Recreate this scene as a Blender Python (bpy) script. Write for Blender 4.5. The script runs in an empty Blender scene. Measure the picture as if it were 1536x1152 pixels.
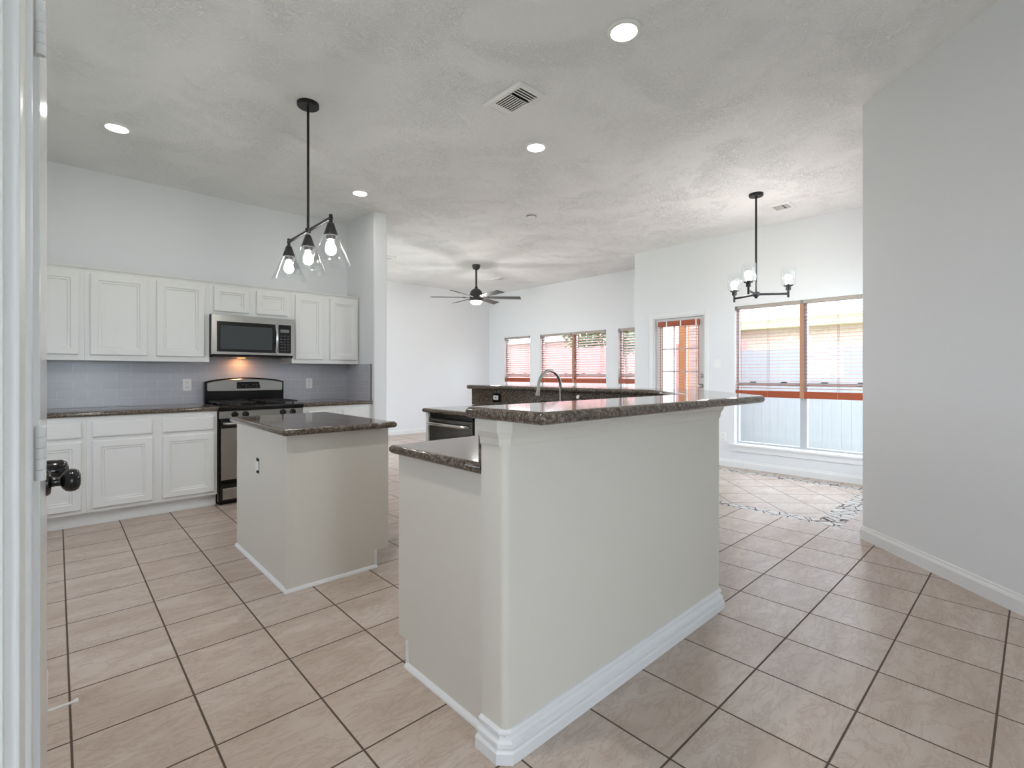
import bpy, bmesh, math, random
from mathutils import Vector
R = math.radians
C = bpy.context.scene.collection
SC = bpy.context.scene
random.seed(7)

# ------------------------------------------------------------------ camera
cam_d = bpy.data.cameras.new('camera')
cam = bpy.data.objects.new('camera', cam_d)
C.objects.link(cam)
cam.location = (0, 0, 1.216)
cam.rotation_euler = (R(90), 0, R(47.09 - 90))
cam_d.sensor_width = 36
cam_d.lens = 36 * 734.7 / 1536
cam_d.shift_y = -15.2 / 1536
cam_d.clip_start = 0.05
cam_d.clip_end = 200
SC.camera = cam

# ------------------------------------------------------------------ sky, exposure
SC.view_settings.view_transform = 'Standard'
SC.view_settings.look = 'None'
SC.view_settings.gamma = 1
SC.view_settings.exposure = 0.78
w = bpy.data.worlds.new('overcast_sky')
SC.world = w
w.use_nodes = True
bg = w.node_tree.nodes['Background']
bg.inputs[0].default_value = (0.80, 0.91, 1.04, 1)
bg.inputs[1].default_value = 4.4

# strengths of the lamps of the house
CAN_W = 1.6
BULB_E = 60.0


# ------------------------------------------------------------------ materials
def lin(c):
    return tuple(((v / 255) / 12.92 if v / 255 <= 0.04045 else ((v / 255 + 0.055) / 1.055) ** 2.4) for v in c) + (1,)


class NT:
    """tiny helper to write node graphs as expressions"""
    def __init__(s, name):
        s.m = bpy.data.materials.new(name)
        s.m.use_nodes = True
        s.t = s.m.node_tree
        s.b = s.t.nodes['Principled BSDF']
        s.out = s.t.nodes['Material Output']

    def put(s, sock, v):
        if hasattr(v, 'is_output') or isinstance(v, bpy.types.NodeSocket):
            s.t.links.new(v, sock)
        else:
            sock.default_value = v

    def n(s, typ, ins=None, out=0, **kw):
        nd = s.t.nodes.new(typ)
        for k, v in kw.items():
            setattr(nd, k, v)
        for k, v in (ins or {}).items():
            s.put(nd.inputs[k], v)
        return nd.outputs[out]

    def math(s, op, a, b=0.0, c=None):
        ins = {0: a, 1: b}
        if c is not None:
            ins[2] = c
        return s.n('ShaderNodeMath', ins, operation=op)

    def mix(s, f, a, b):
        nd = s.t.nodes.new('ShaderNodeMix')
        nd.data_type = 'RGBA'
        s.put(nd.inputs[0], f)
        s.put(nd.inputs[6], a)
        s.put(nd.inputs[7], b)
        return nd.outputs[2]

    def pos(s):
        return s.n('ShaderNodeNewGeometry')

    def ramp(s, f, stops):
        nd = s.t.nodes.new('ShaderNodeValToRGB')
        el = nd.color_ramp.elements
        while len(el) < len(stops):
            el.new(0.5)
        for e, (p, c) in zip(el, stops):
            e.position = p
            e.color = c
        s.put(nd.inputs[0], f)
        return nd.outputs[0]

    def noise(s, vec, scale, detail=2, rough=0.5, dist=0.0):
        return s.n('ShaderNodeTexNoise', {'Vector': vec, 'Scale': scale, 'Detail': detail, 'Roughness': rough, 'Distortion': dist})

    def bump(s, h, strength=0.3, dist=0.01):
        s.put(s.b.inputs['Normal'], s.n('ShaderNodeBump', {'Height': h, 'Strength': strength, 'Distance': dist}))

    def set(s, **kw):
        names = dict(color='Base Color', rough='Roughness', metal='Metallic', spec='Specular IOR Level', coat='Coat Weight',
                     coatr='Coat Roughness', emit='Emission Color', estr='Emission Strength', trans='Transmission Weight')
        for k, v in kw.items():
            s.put(s.b.inputs[names[k]], v)
        return s


def plain(name, col, rough=0.5, metal=0.0, spec=0.5, **kw):
    return NT(name).set(color=lin(col), rough=rough, metal=metal, spec=spec, **kw).m


def paint(name, col, rough, bscale, bstr):
    k = NT(name)
    k.set(color=lin(col), rough=rough, spec=0.35)
    k.bump(k.noise(k.pos(), bscale, 3, 0.6), bstr, 0.002)
    return k.m


def mat_ceiling():
    k = NT('ceiling_knockdown')
    p = k.pos()
    blot = k.noise(p, 2.2, 2, 0.6, 0.6)
    strokes = k.noise(p, 30, 3, 0.6, 1.9)
    mask = k.ramp(blot, [(0.43, (0, 0, 0, 1)), (0.66, (1, 1, 1, 1))])
    edge = k.ramp(strokes, [(0.46, (0, 0, 0, 1)), (0.53, (1, 1, 1, 1)), (0.62, (0.55, 0.55, 0.55, 1))])
    h = k.math('MULTIPLY', edge, k.math('ADD', k.math('MULTIPLY', mask, 0.8), 0.2))
    k.set(color=lin((243, 243, 243)), rough=0.85, spec=0.2)
    k.bump(h, 0.7, 0.0075)
    return k.m


def mat_floor():
    k = NT('travertine_floor_tile')
    p = k.pos()
    sep = k.t.nodes.new('ShaderNodeSeparateXYZ')
    k.put(sep.inputs[0], p)
    X, Y = sep.outputs[0], sep.outputs[1]
    T = 0.3459

    def cell(v, off, t):
        q = k.math('DIVIDE', k.math('SUBTRACT', v, off), t)
        return k.math('FLOOR', q), k.math('ABSOLUTE', k.math('SUBTRACT', k.math('FRACT', q), 0.5))

    def grid(a, b, oa, ob, t, g):
        ia, fa = cell(a, oa, t)
        ib, fb = cell(b, ob, t)
        mx = k.math('MAXIMUM', fa, fb)
        gr = k.n('ShaderNodeMapRange', {0: mx, 1: 0.5 - g / t, 2: 0.5 - 0.55 * g / t, 3: 0.0, 4: 1.0})
        idx = k.math('ADD', k.math('MULTIPLY', ia, 3.71), k.math('MULTIPLY', ib, 7.13))
        return gr, idx

    def inside(v, lo, hi):
        return k.math('MULTIPLY', k.math('GREATER_THAN', v, lo), k.math('LESS_THAN', v, hi))
    g1, i1 = grid(X, Y, 0.0355, 0.1021, T, 0.0045)
    U = k.math('MULTIPLY', k.math('ADD', X, Y), 0.70711)
    V = k.math('MULTIPLY', k.math('SUBTRACT', X, Y), 0.70711)
    g2, i2 = grid(U, V, 4.365, 2.242, 0.342, 0.004)
    outer = k.math('MULTIPLY', inside(X, 4.53, 6.30), inside(Y, 1.075, 3.62))
    inner = k.math('MULTIPLY', inside(X, 4.66, 6.13), inside(Y, 1.255, 3.44))
    band = k.math('SUBTRACT', outer, inner)
    g = k.math('ADD', k.math('MULTIPLY', g1, k.math('SUBTRACT', 1.0, inner)), k.math('MULTIPLY', g2, inner))
    idx = k.math('ADD', k.math('MULTIPLY', i1, k.math('SUBTRACT', 1.0, inner)), k.math('MULTIPLY', i2, inner))
    off = k.n('ShaderNodeCombineXYZ', {0: idx, 1: k.math('MULTIPLY', idx, 1.7), 2: k.math('MULTIPLY', idx, 0.37)})
    pv = k.n('ShaderNodeVectorMath', {0: p, 1: off}, operation='ADD')
    pv2 = k.n('ShaderNodeVectorMath', {0: pv, 1: (1.7, 4.4, 3.0)}, operation='MULTIPLY')
    n1 = k.noise(pv2, 1.5, 7, 0.66, 0.5)
    n2 = k.noise(pv2, 3.0, 8, 0.72, 0.55)
    col = k.ramp(n1, [(0.28, lin((180, 161, 146))), (0.47, lin((196, 179, 166))), (0.62, lin((205, 191, 180))), (0.8, lin((214, 204, 195)))])
    vein = k.ramp(n2, [(0.455, (0, 0, 0, 1)), (0.5, (1, 1, 1, 1)), (0.53, (0, 0, 0, 1))])
    col = k.mix(k.math('MULTIPLY', vein, 0.42), col, lin((158, 132, 116)))
    tone = k.n('ShaderNodeTexWhiteNoise', {'W': idx}, noise_dimensions='1D')
    col = k.mix(k.math('MULTIPLY', tone, 0.14), col, lin((176, 154, 136)))
    # broken stone border
    vo = k.t.nodes.new('ShaderNodeTexVoronoi')
    vo.feature = 'DISTANCE_TO_EDGE'
    k.put(vo.inputs['Vector'], p)
    vo.inputs['Scale'].default_value = 11.0
    vc = k.t.nodes.new('ShaderNodeTexVoronoi')
    k.put(vc.inputs['Vector'], p)
    vc.inputs['Scale'].default_value = 11.0
    stone = k.mix(k.math('MULTIPLY', vc.outputs['Color'], 0.5), lin((205, 198, 192)), lin((160, 156, 156)))
    vg = k.n('ShaderNodeMapRange', {0: vo.outputs['Distance'], 1: 0.03, 2: 0.06, 3: 1.0, 4: 0.0})
    col = k.mix(band, col, stone)
    g = k.math('ADD', k.math('MULTIPLY', g, k.math('SUBTRACT', 1.0, band)), k.math('MULTIPLY', vg, band))
    col = k.mix(g, col, lin((92, 78, 68)))
    k.set(color=col, rough=k.math('ADD', 0.3, k.math('MULTIPLY', g, 0.5)), spec=0.3)
    k.bump(k.math('ADD', k.math('MULTIPLY', g, -1.0), k.math('MULTIPLY', n1, 0.15)), 0.35, 0.003)
    return k.m


def mat_granite():
    k = NT('brown_granite')
    p = k.n('ShaderNodeTexCoord', out=3)
    p = k.pos()
    n1 = k.noise(p, 78, 4, 0.75)
    n2 = k.noise(p, 240, 3, 0.7)
    n3 = k.noise(p, 38, 3, 0.6)
    col = k.ramp(n1, [(0.36, lin((44, 39, 34))), (0.47, lin((92, 82, 73))), (0.57, lin((130, 116, 103))), (0.69, lin((166, 153, 138)))])
    col = k.mix(k.ramp(n2, [(0.52, (0, 0, 0, 1)), (0.60, (1, 1, 1, 1))]), col, lin((52, 46, 42)))
    col = k.mix(k.ramp(n3, [(0.55, (0, 0, 0, 1)), (0.68, (0.6, 0.6, 0.6, 1))]), col, lin((70, 58, 50)))
    k.set(color=col, rough=0.07, spec=0.6)
    return k.m


def mat_subway(axis):
    k = NT('subway_tile_' + axis)
    sep = k.t.nodes.new('ShaderNodeSeparateXYZ')
    k.put(sep.inputs[0], k.pos())
    v = k.n('ShaderNodeCombineXYZ', {0: sep.outputs[0 if axis == 'x' else 1], 1: k.math('SUBTRACT', sep.outputs[2], 0.917), 2: 0.0})
    br = k.t.nodes.new('ShaderNodeTexBrick')
    k.put(br.inputs['Vector'], v)
    for nme, val in (('Color1', lin((196, 196, 203))), ('Color2', lin((191, 192, 198))), ('Mortar', lin((220, 220, 224))), ('Scale', 1.0),
                     ('Mortar Size', 0.0016), ('Mortar Smooth', 0.2), ('Brick Width', 0.205), ('Row Height', 0.0775)):
        br.inputs[nme].default_value = val
    k.set(color=br.outputs['Color'], rough=0.2, spec=0.45)
    k.bump(k.math('ADD', k.math('MULTIPLY', br.outputs['Fac'], -1.0), k.math('MULTIPLY', k.noise(k.pos(), 9, 1), 0.25)), 0.4, 0.003)
    return k.m


def mat_wood(name, a, b, rough=0.45, axis=(2, 30, 30), scale=2.2):
    k = NT(name)
    pv = k.n('ShaderNodeVectorMath', {0: k.pos(), 1: axis}, operation='MULTIPLY')
    k.set(color=k.mix(k.noise(pv, scale, 4, 0.6, 0.4), lin(a), lin(b)), rough=rough, spec=0.35)
    return k.m


def mat_steel(name, col, rough, axis):
    k = NT(name)
    pv = k.n('ShaderNodeVectorMath', {0: k.pos(), 1: axis}, operation='MULTIPLY')
    n = k.noise(pv, 6, 3, 0.6)
    k.set(color=lin(col), metal=1.0, rough=k.math('ADD', rough - 0.05, k.math('MULTIPLY', n, 0.1)))
    return k.m


def mat_glass(name, tint=(1, 1, 1, 1), ior=1.5):
    """thin sheet of clear glass"""
    k = NT(name)
    tr = k.n('ShaderNodeBsdfTransparent', {0: tint})
    gl = k.n('ShaderNodeBsdfGlossy', {0: (1, 1, 1, 1), 'Roughness': 0.02})
    lw = k.n('ShaderNodeLayerWeight', {'Blend': 0.5}, out=1)
    f0 = ((ior - 1) / (ior + 1)) ** 2
    fr = k.math('ADD', k.math('MULTIPLY', k.math('POWER', lw, 5.0), 1 - f0), f0)
    mx = k.n('ShaderNodeMixShader', {0: fr, 1: tr, 2: gl})
    k.t.links.new(mx, k.out.inputs[0])
    return k.m


def mat_emit(name, col, strength):
    k = NT(name)
    k.set(color=(0.9, 0.9, 0.9, 1), emit=lin(col), estr=strength)
    return k.m


def mat_leaf(name, a, b):
    k = NT(name)
    k.set(color=k.mix(k.noise(k.pos(), 3, 3), lin(a), lin(b)), rough=0.6)
    return k.m


def mat_brick(name, c1, c2, mortar, axis):
    k = NT(name)
    sep = k.t.nodes.new('ShaderNodeSeparateXYZ')
    k.put(sep.inputs[0], k.pos())
    v = k.n('ShaderNodeCombineXYZ', {0: sep.outputs[axis], 1: sep.outputs[2], 2: 0.0})
    br = k.t.nodes.new('ShaderNodeTexBrick')
    k.put(br.inputs['Vector'], v)
    for nme, val in (('Color1', lin(c1)), ('Color2', lin(c2)), ('Mortar', lin(mortar)), ('Scale', 1.0),
                     ('Mortar Size', 0.006), ('Brick Width', 0.21), ('Row Height', 0.075)):
        br.inputs[nme].default_value = val
    k.set(color=br.outputs['Color'], rough=0.85)
    return k.m


M = dict(
    wall=paint('wall_paint', (233, 234, 236), 0.7, 160, 0.12),
    trim=paint('trim_paint', (236, 236, 236), 0.35, 40, 0.03),
    cab=paint('cabinet_paint', (233, 233, 231), 0.38, 60, 0.04),
    panel=paint('island_paint', (223, 218, 208), 0.42, 110, 0.08),
    door=paint('door_gloss_paint', (228, 229, 230), 0.18, 25, 0.04),
    ceiling=mat_ceiling(), floor=mat_floor(), granite=mat_granite(),
    sub_x=mat_subway('x'), sub_y=mat_subway('y'),
    steel=mat_steel('brushed_steel', (178, 176, 172), 0.3, (1, 40, 90)),
    dsteel=mat_steel('slate_steel', (120, 118, 116), 0.28, (40, 1, 90)),
    nickel=plain('brushed_nickel', (168, 164, 158), 0.28, 1.0),
    chrome=plain('chrome', (225, 225, 225), 0.12, 1.0),
    black=plain('black_metal', (34, 34, 36), 0.42, 0.0, 0.4),
    bronze=plain('bronze_metal', (62, 60, 60), 0.4, 0.3, 0.5),
    gblack=plain('black_enamel', (14, 14, 15), 0.2),
    gknob=plain('black_knob_enamel', (20, 20, 21), 0.16),
    bglass=plain('dark_glass', (66, 70, 72), 0.12),
    white=plain('white_plastic', (238, 238, 236), 0.35),
    dark=plain('dark_void', (24, 24, 24), 0.8),
    grey=plain('grey_plastic', (120, 120, 122), 0.4),
    alu=plain('window_aluminium', (196, 198, 202), 0.4, 0.2),
    rail=plain('taupe_headrail', (172, 162, 152), 0.5),
    glass=mat_glass('window_glass'),
    shade=mat_glass('clear_shade_glass', (0.975, 0.982, 0.985, 1), 1.6),
    shade2=mat_glass('clear_cylinder_glass', (0.985, 0.99, 0.992, 1), 1.32),
    wood=mat_wood('cherry_blind_wood', (176, 92, 62), (150, 70, 44), 0.4, (30, 2, 30)),
    slat=mat_wood('cherry_blind_slat', (196, 122, 92), (172, 96, 68), 0.45, (30, 2, 30)),
    bulb=mat_emit('lamp_bulb', (255, 250, 240), BULB_E),
    bulb2=mat_emit('chandelier_bulb', (255, 252, 246), 70.0),
    lens=mat_emit('downlight_lens', (255, 253, 248), 7.0),
    tape=plain('tan_cloth_tape', (178, 132, 106), 0.8),
    fence=mat_wood('weathered_fence_wood', (176, 178, 184), (156, 158, 164), 0.8, (14, 14, 1.2)),
    rfence=mat_wood('red_cedar_fence', (176, 130, 128), (158, 112, 110), 0.8, (14, 14, 1.2)),
    post=mat_wood('orange_post_wood', (180, 122, 80), (164, 104, 66), 0.7, (14, 14, 1.2)),
    brick=mat_brick('tan_brick', (204, 180, 166), (194, 172, 158), (206, 196, 188), 1),
    pbrick=mat_brick('pink_brick', (180, 150, 144), (168, 136, 130), (182, 170, 164), 1),
    fascia=plain('cream_fascia', (186, 180, 142), 0.6),
    shingle=plain('pale_shingle', (176, 170, 166), 0.9),
    grass=mat_leaf('lawn_grass', (190, 196, 172), (176, 184, 156)),
    leaf=mat_leaf('tree_leaf', (112, 124, 86), (78, 92, 58)),
    bark=plain('bark', (110, 92, 76), 0.9),
    spring=plain('white_rubber', (226, 226, 222), 0.5),
)


# ------------------------------------------------------------------ mesh building
class G:
    def __init__(s, T=None):
        s.v, s.f, s.T = [], [], T
        s.sm = False

    def add(s, vs, fs):
        o = len(s.v)
        s.v += [s.T(*p) if s.T else tuple(p) for p in vs]
        s.f += [tuple(i + o for i in f) for f in fs]
        return s

    def box(s, x0, x1, y0, y1, z0, z1):
        x0, x1 = sorted((x0, x1)); y0, y1 = sorted((y0, y1)); z0, z1 = sorted((z0, z1))
        return s.add([(x, y, z) for z in (z0, z1) for y in (y0, y1) for x in (x0, x1)],
                     [(0, 2, 3, 1), (4, 5, 7, 6), (0, 1, 5, 4), (2, 6, 7, 3), (0, 4, 6, 2), (1, 3, 7, 5)])

    def loft(s, rings, cap0=True, cap1=True):
        n = len(rings[0])
        vs = [p for r in rings for p in r]
        fs = []
        for a in range(len(rings) - 1):
            for i in range(n):
                j = (i + 1) % n
                fs.append((a * n + i, a * n + j, (a + 1) * n + j, (a + 1) * n + i))
        if cap0:
            fs.append(tuple(range(n))[::-1])
        if cap1:
            fs.append(tuple(range((len(rings) - 1) * n, len(rings) * n)))
        return s.add(vs, fs)

    def stack(s, poly, layers):
        """poly (ccw list of 2-D points) insetted and lifted: layers = [(inset, z), ...]"""
        return s.loft([[(x, y, z) for x, y in inset(poly, d)] for d, z in layers])

    def prism(s, poly, z0, z1):
        return s.stack(poly, [(0, z0), (0, z1)])

    def lathe(s, prof, c=(0, 0, 0), n=32, close=False):
        rings = []
        for r, z in prof:
            rings.append([(c[0] + max(r, 1e-4) * math.cos(2 * math.pi * i / n), c[1] + max(r, 1e-4) * math.sin(2 * math.pi * i / n), c[2] + z) for i in range(n)])
        s.sm = True
        return s.loft(rings, not close, not close)

    def tube(s, pts, r, n=12):
        pts = [Vector(p) for p in pts]
        rings = []
        up = None
        for i, p in enumerate(pts):
            a = pts[max(i - 1, 0)]
            b = pts[min(i + 1, len(pts) - 1)]
            d = (b - a).normalized()
            if up is None:
                up = Vector((0, 0, 1)) if abs(d.z) < 0.9 else Vector((1, 0, 0))
            u = d.cross(up).normalized()
            up = u.cross(d).normalized()
            rr = r[i] if isinstance(r, (list, tuple)) else r
            rings.append([tuple(p + (u * math.cos(2 * math.pi * k / n) + up * math.sin(2 * math.pi * k / n)) * rr) for k in range(n)])
        s.sm = True
        return s.loft(rings)

    def sweep(s, path, prof, closed=False):
        """profile (out, z) carried along an XY path; out is to the right of the direction of travel"""
        n = len(path)
        rings = []
        for out, z in prof:
            rings.append([(x, y, z) for x, y in offset(path, out, closed)])
        vs = [p for r in rings for p in r]
        fs = []
        m = len(prof)
        for a in range(m):
            b = (a + 1) % m
            for i in range(n if closed else n - 1):
                j = (i + 1) % n
                fs.append((a * n + i, a * n + j, b * n + j, b * n + i))
        if not closed:
            fs.append(tuple(a * n for a in range(m)))
            fs.append(tuple(a * n + n - 1 for a in range(m))[::-1])
        return s.add(vs, fs)


def offset(path, d, closed):
    n = len(path)
    res = []
    for i in range(n):
        p = Vector(path[i])
        ns = []
        if i > 0 or closed:
            e = (p - Vector(path[i - 1])).normalized()
            ns.append(Vector((e.y, -e.x)))
        if i < n - 1 or closed:
            e = (Vector(path[(i + 1) % n]) - p).normalized()
            ns.append(Vector((e.y, -e.x)))
        m = ns[0] if len(ns) == 1 else (ns[0] + ns[1]) / max(1 + ns[0].dot(ns[1]), 0.2)
        q = p + m * d
        res.append((q.x, q.y))
    return res


def inset(poly, d):
    return offset(poly, -d, True) if d else list(poly)


def rpoly(pts, radii, n=6):
    """round the corners of a ccw polygon"""
    res = []
    N = len(pts)
    for i, p in enumerate(pts):
        r = radii[i] if isinstance(radii, (list, tuple)) else radii
        p = Vector(p)
        if r <= 0:
            res.append((p.x, p.y))
            continue
        a = (Vector(pts[i - 1]) - p).normalized()
        b = (Vector(pts[(i + 1) % N]) - p).normalized()
        ang = a.angle(b)
        t = r / math.tan(ang / 2)
        c = p + (a + b).normalized() * (r / math.sin(ang / 2))
        s, e = p + a * t - c, p + b * t - c
        a0 = math.atan2(s.y, s.x)
        da = math.atan2(e.y, e.x) - a0
        while da > math.pi: da -= 2 * math.pi
        while da < -math.pi: da += 2 * math.pi
        for k in range(n + 1):
            q = a0 + da * k / n
            res.append((c.x + r * math.cos(q), c.y + r * math.sin(q)))
    return res


def put(name, g, m, parent=None, bevel=0.0, smooth=None, auto=False):
    """link one mesh object; its origin sits at the middle of its base"""
    xs, ys, zs = zip(*g.v)
    c = Vector(((min(xs) + max(xs)) / 2, (min(ys) + max(ys)) / 2, min(zs)))
    me = bpy.data.meshes.new(name)
    me.from_pydata([tuple(Vector(p) - c) for p in g.v], [], g.f)
    bm = bmesh.new()
    bm.from_mesh(me)
    bmesh.ops.recalc_face_normals(bm, faces=bm.faces)
    sm = g.sm if smooth is None else smooth
    for f in bm.faces:
        f.smooth = sm and not (len(f.verts) > 4 and abs(f.normal.z) > 0.999)
    if sm:
        for e in bm.edges:
            if len(e.link_faces) == 2 and e.calc_face_angle(0) > R(38):
                e.smooth = False
    bm.to_mesh(me)
    bm.free()
    me.materials.append(M[m] if isinstance(m, str) else m)
    o = bpy.data.objects.new(name, me)
    C.objects.link(o)
    if parent:
        o.parent = parent
        par = Vector(parent.location)
        q = parent.parent
        while q:
            par += Vector(q.location)
            q = q.parent
        o.location = c - par
    else:
        o.location = c
    if bevel:
        b = o.modifiers.new('bevel', 'BEVEL')
        b.width = bevel
        b.segments = 2
        b.limit_method = 'ANGLE'
        b.angle_limit = R(40)
    return o


def thing(name, label, cat, loc, group=None):
    o = bpy.data.objects.new(name, None)
    C.objects.link(o)
    o.location = loc
    o.empty_display_size = 0.1
    return tag(o, label, cat, group)


def tag(o, label, cat, group=None, kind=None):
    o['label'] = label
    o['category'] = cat
    if group: o['group'] = group
    if kind: o['kind'] = kind
    return o


def struct(name, g, m, label=None, cat=None, parent=None, bevel=0.0, smooth=None):
    o = put(name, g, m, parent, bevel, smooth)
    o['kind'] = 'structure'
    if label: o['label'] = label
    if cat: o['category'] = cat
    return o


def sthing(name, label, cat, loc):
    o = thing(name, label, cat, loc)
    o['kind'] = 'structure'
    return o


# faces of boxes drawn as (u, v, depth outwards)
def face_my(y): return lambda u, v, d: (u, y - d, v)          # front looking at -Y
def face_mx(x): return lambda u, v, d: (x - d, u, v)          # front looking at -X


def wall_x(x0, x1, y0, y1, z0, z1, holes=()):
    """wall slab in the YZ plane with rectangular holes (ya, yb, za, zb)"""
    g = G()
    ys = sorted({y0, y1} | {h[0] for h in holes} | {h[1] for h in holes})
    for a, b in zip(ys, ys[1:]):
        segs = [(z0, z1)]
        for ha, hb, za, zb in holes:
            if ha <= a and hb >= b:
                segs = [q for s0, s1 in segs for q in ((s0, min(s1, za)), (max(s0, zb), s1)) if q[1] - q[0] > 1e-6]
        for s0, s1 in segs:
            g.box(x0, x1, a, b, s0, s1)
    return g


def ss(t):
    t = max(0.0, min(1.0, t))
    return t * t * (3 - 2 * t)


CEIL = 3.048


def ceil_z(x, y):
    n = 0.728 * x - 0.686 * y
    t = 0.686 * x + 0.728 * y
    return CEIL + 0.15 * ss((n - 0.9) / 1.5) * ss((4.75 - t) / 1.1)


# ================================================================== structure
g = G().box(-1.6, 7.6, -2.6, 9.0, -0.12, 0.0)
struct('floor', g, 'floor', 'beige travertine tile floor with dark grout and a broken stone border', 'floor')

g = G()
NX, NY = 62, 78
xs = [-1.6 + 9.2 * i / NX for i in range(NX + 1)]
ys = [-2.6 + 11.6 * j / NY for j in range(NY + 1)]
vs = [(x, y, ceil_z(x, y)) for y in ys for x in xs] + [(x, y, 3.5) for y in ys for x in xs]
K = (NX + 1) * (NY + 1)
fs = []
for j in range(NY):
    for i in range(NX):
        a = j * (NX + 1) + i
        fs.append((a, a + NX + 1, a + NX + 2, a + 1))
        fs.append((K + a, K + a + 1, K + a + NX + 2, K + a + NX + 1))
for i in range(NX):
    fs.append((i, i + 1, K + i + 1, K + i))
    a = NY * (NX + 1) + i
    fs.append((a, K + a, K + a + 1, a + 1))
for j in range(NY):
    a = j * (NX + 1)
    fs.append((a, K + a, K + a + NX + 1, a + NX + 1))
    a += NX
    fs.append((a, a + NX + 1, K + a + NX + 1, K + a))
g.add(vs, fs)
struct('ceiling', g, 'ceiling', 'white knockdown-textured ceiling', 'ceiling', smooth=True)

HW = 3.3   # walls run up past the ceiling skin
struct('wall_kitchen', G().box(-1.2, 2.786, 5.806, 5.93, 0, HW), 'wall', 'pale grey wall behind the range and kitchen cabinets', 'wall')
struct('wall_return', G().prism(rpoly([(2.62, 5.104), (2.786, 5.104), (2.786, 5.8055), (2.62, 5.8055)], [0.018, 0.018, 0, 0]), 0, HW), 'wall',
       'short white wall stub ending the kitchen run', 'wall', smooth=False)
struct('wall_living', G().box(2.4, 7.51, 8.73, 8.86, 0, HW), 'wall', 'white far wall of the living room lit by daylight', 'wall')
LH = [(7.386, 8.204, 0.62, 2.03), (5.414, 7.091, 0.62, 2.03), (4.33, 5.151, 0.62, 2.03)]
struct('wall_windows', wall_x(7.39, 7.51, 4.206, 8.729, 0, HW, LH), 'wall', 'white living room wall pierced by three windows', 'wall')
struct('wall_step', G().box(6.591, 7.51, 4.09, 4.2055, 0, HW), 'wall', 'white return wall between dining and living room', 'wall')
DH = [(1.13, 2.70, 0.31, 2.092), (3.10, 3.887, 0.0, 2.035)]
struct('wall_dining', wall_x(6.47, 6.59, 0.886, 4.2055, 0, HW, DH), 'wall', 'white dining wall with glazed door and wide window', 'wall')
struct('wall_right', G().prism([(4.356, 0.885), (1.03, -2.645), (1.15, -2.645), (4.47, 0.885)], 0, HW),
       'wall', 'plain pale grey angled wall filling the right side', 'wall')
g = G()
for xa, xb, za, zb in ((4.471, 4.62, 0, HW), (4.62, 6.35, 0, 0.25), (4.62, 6.35, 2.35, HW), (6.35, 6.59, 0, HW)):
    g.box(xa, xb, 0.765, 0.885, za, zb)
struct('wall_bay', g, 'wall', 'white dining wall behind the angled wall with an opening added for fill daylight', 'wall')  # gap in this wall added to admit fill daylight
struct('wall_left', G().box(-0.16, -0.04, 2.0, 2.6, 0, HW), 'wall', 'white wall behind the open door', 'wall')
struct('wall_side', wall_x(-1.32, -1.2, -2.6, 5.93, 0, HW, [(3.3, 4.3, 1.1, 2.0), (-1.3, 0.1, 0.85, 1.95)]), 'wall', 'white side wall of the kitchen', 'wall')  # both window holes added out of view to let fill daylight in
struct('wall_entry', G().box(-1.2, -0.052, 0.80, 1.08, 0, HW), 'wall', 'white wall beside the open door in the foreground', 'wall')
struct('wall_beyond', wall_x(2.40, 2.52, 5.931, 8.729, 0, HW, [(6.05, 8.6, 0.05, 2.7)]), 'wall', 'white living room wall with an unseen opening added for fill daylight', 'wall')  # opening added out of view to let daylight into the living room
g = G()
for a, b, c, d in ((-1.2, 0.1, 0, HW), (0.1, 0.85, 2.1, HW), (0.85, 1.06, 0, HW)):
    g.box(a, b, -2.6, -2.48, c, d)
struct('wall_back', g, 'wall', 'white entry wall behind the viewer', 'wall')  # doorway-sized gap added behind the viewer to admit fill daylight

# baseboards
BB = [(0, 0), (0.016, 0), (0.016, 0.066), (0.012, 0.076), (0.007, 0.084), (0.006, 0.094), (0, 0.098)]


def base(name, path, label, prof=BB):
    struct(name, G().sweep(path, [(o, z) for o, z in prof]), 'trim', label, 'baseboard')


base('baseboard_right', [(1.06, -2.613), (4.356, 0.885), (4.465, 0.885)][::-1], 'white baseboard along the angled right wall')
base('baseboard_dining', [(6.47, 0.902), (6.47, 3.03)][::-1], 'white baseboard under the dining window')
base('baseboard_living', [(2.52, 8.73), (7.374, 8.73)], 'white baseboard along the far living room wall')
base('baseboard_windows', [(7.39, 8.73), (7.39, 4.206)], 'white baseboard under the living room windows')
base('baseboard_left', [(-0.04, 2.0), (-0.04, 2.6), (-0.16, 2.6)], 'white baseboard at the foot of the wall behind the open door')

# foreground jamb and open door
struct('trim_1', G().box(-0.052, -0.03, 0.775, 1.105, 0, 2.2).box(-0.038, -0.024, 0.90, 0.94, 0, 2.2), 'trim', 'white door jamb at the left edge of the photo', 'door jamb', bevel=0.003)
struct('trim_2', G().box(-0.16, -0.042, 0.765, 0.80, 0, 2.25).box(-0.15, -0.058, 0.757, 0.766, 0, 2.25), 'trim', 'white door casing at the extreme left edge', 'casing', bevel=0.004)
d1 = sthing('door_1', 'open white gloss door with black round knobs seen edge-on at left', 'door', (-0.03, 1.12, 0))
struct('door_slab', G().box(-0.056, -0.02, 1.125, 1.885, 0.012, 2.04), 'door', parent=d1, bevel=0.002)
for z in (1.784, 1.085, 0.24):
    g = G()
    for k in range(5):
        g.lathe([(0.0066, 0.0004), (0.007, 0.001), (0.007, 0.0172), (0.0066, 0.0178)], (-0.0195, 1.118, z - 0.0445 + k * 0.0178), 14)
    g.box(-0.0265, -0.0225, 1.118, 1.1255, z - 0.0445, z + 0.0445)
    struct('hinge', g, 'door', parent=d1)


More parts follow.
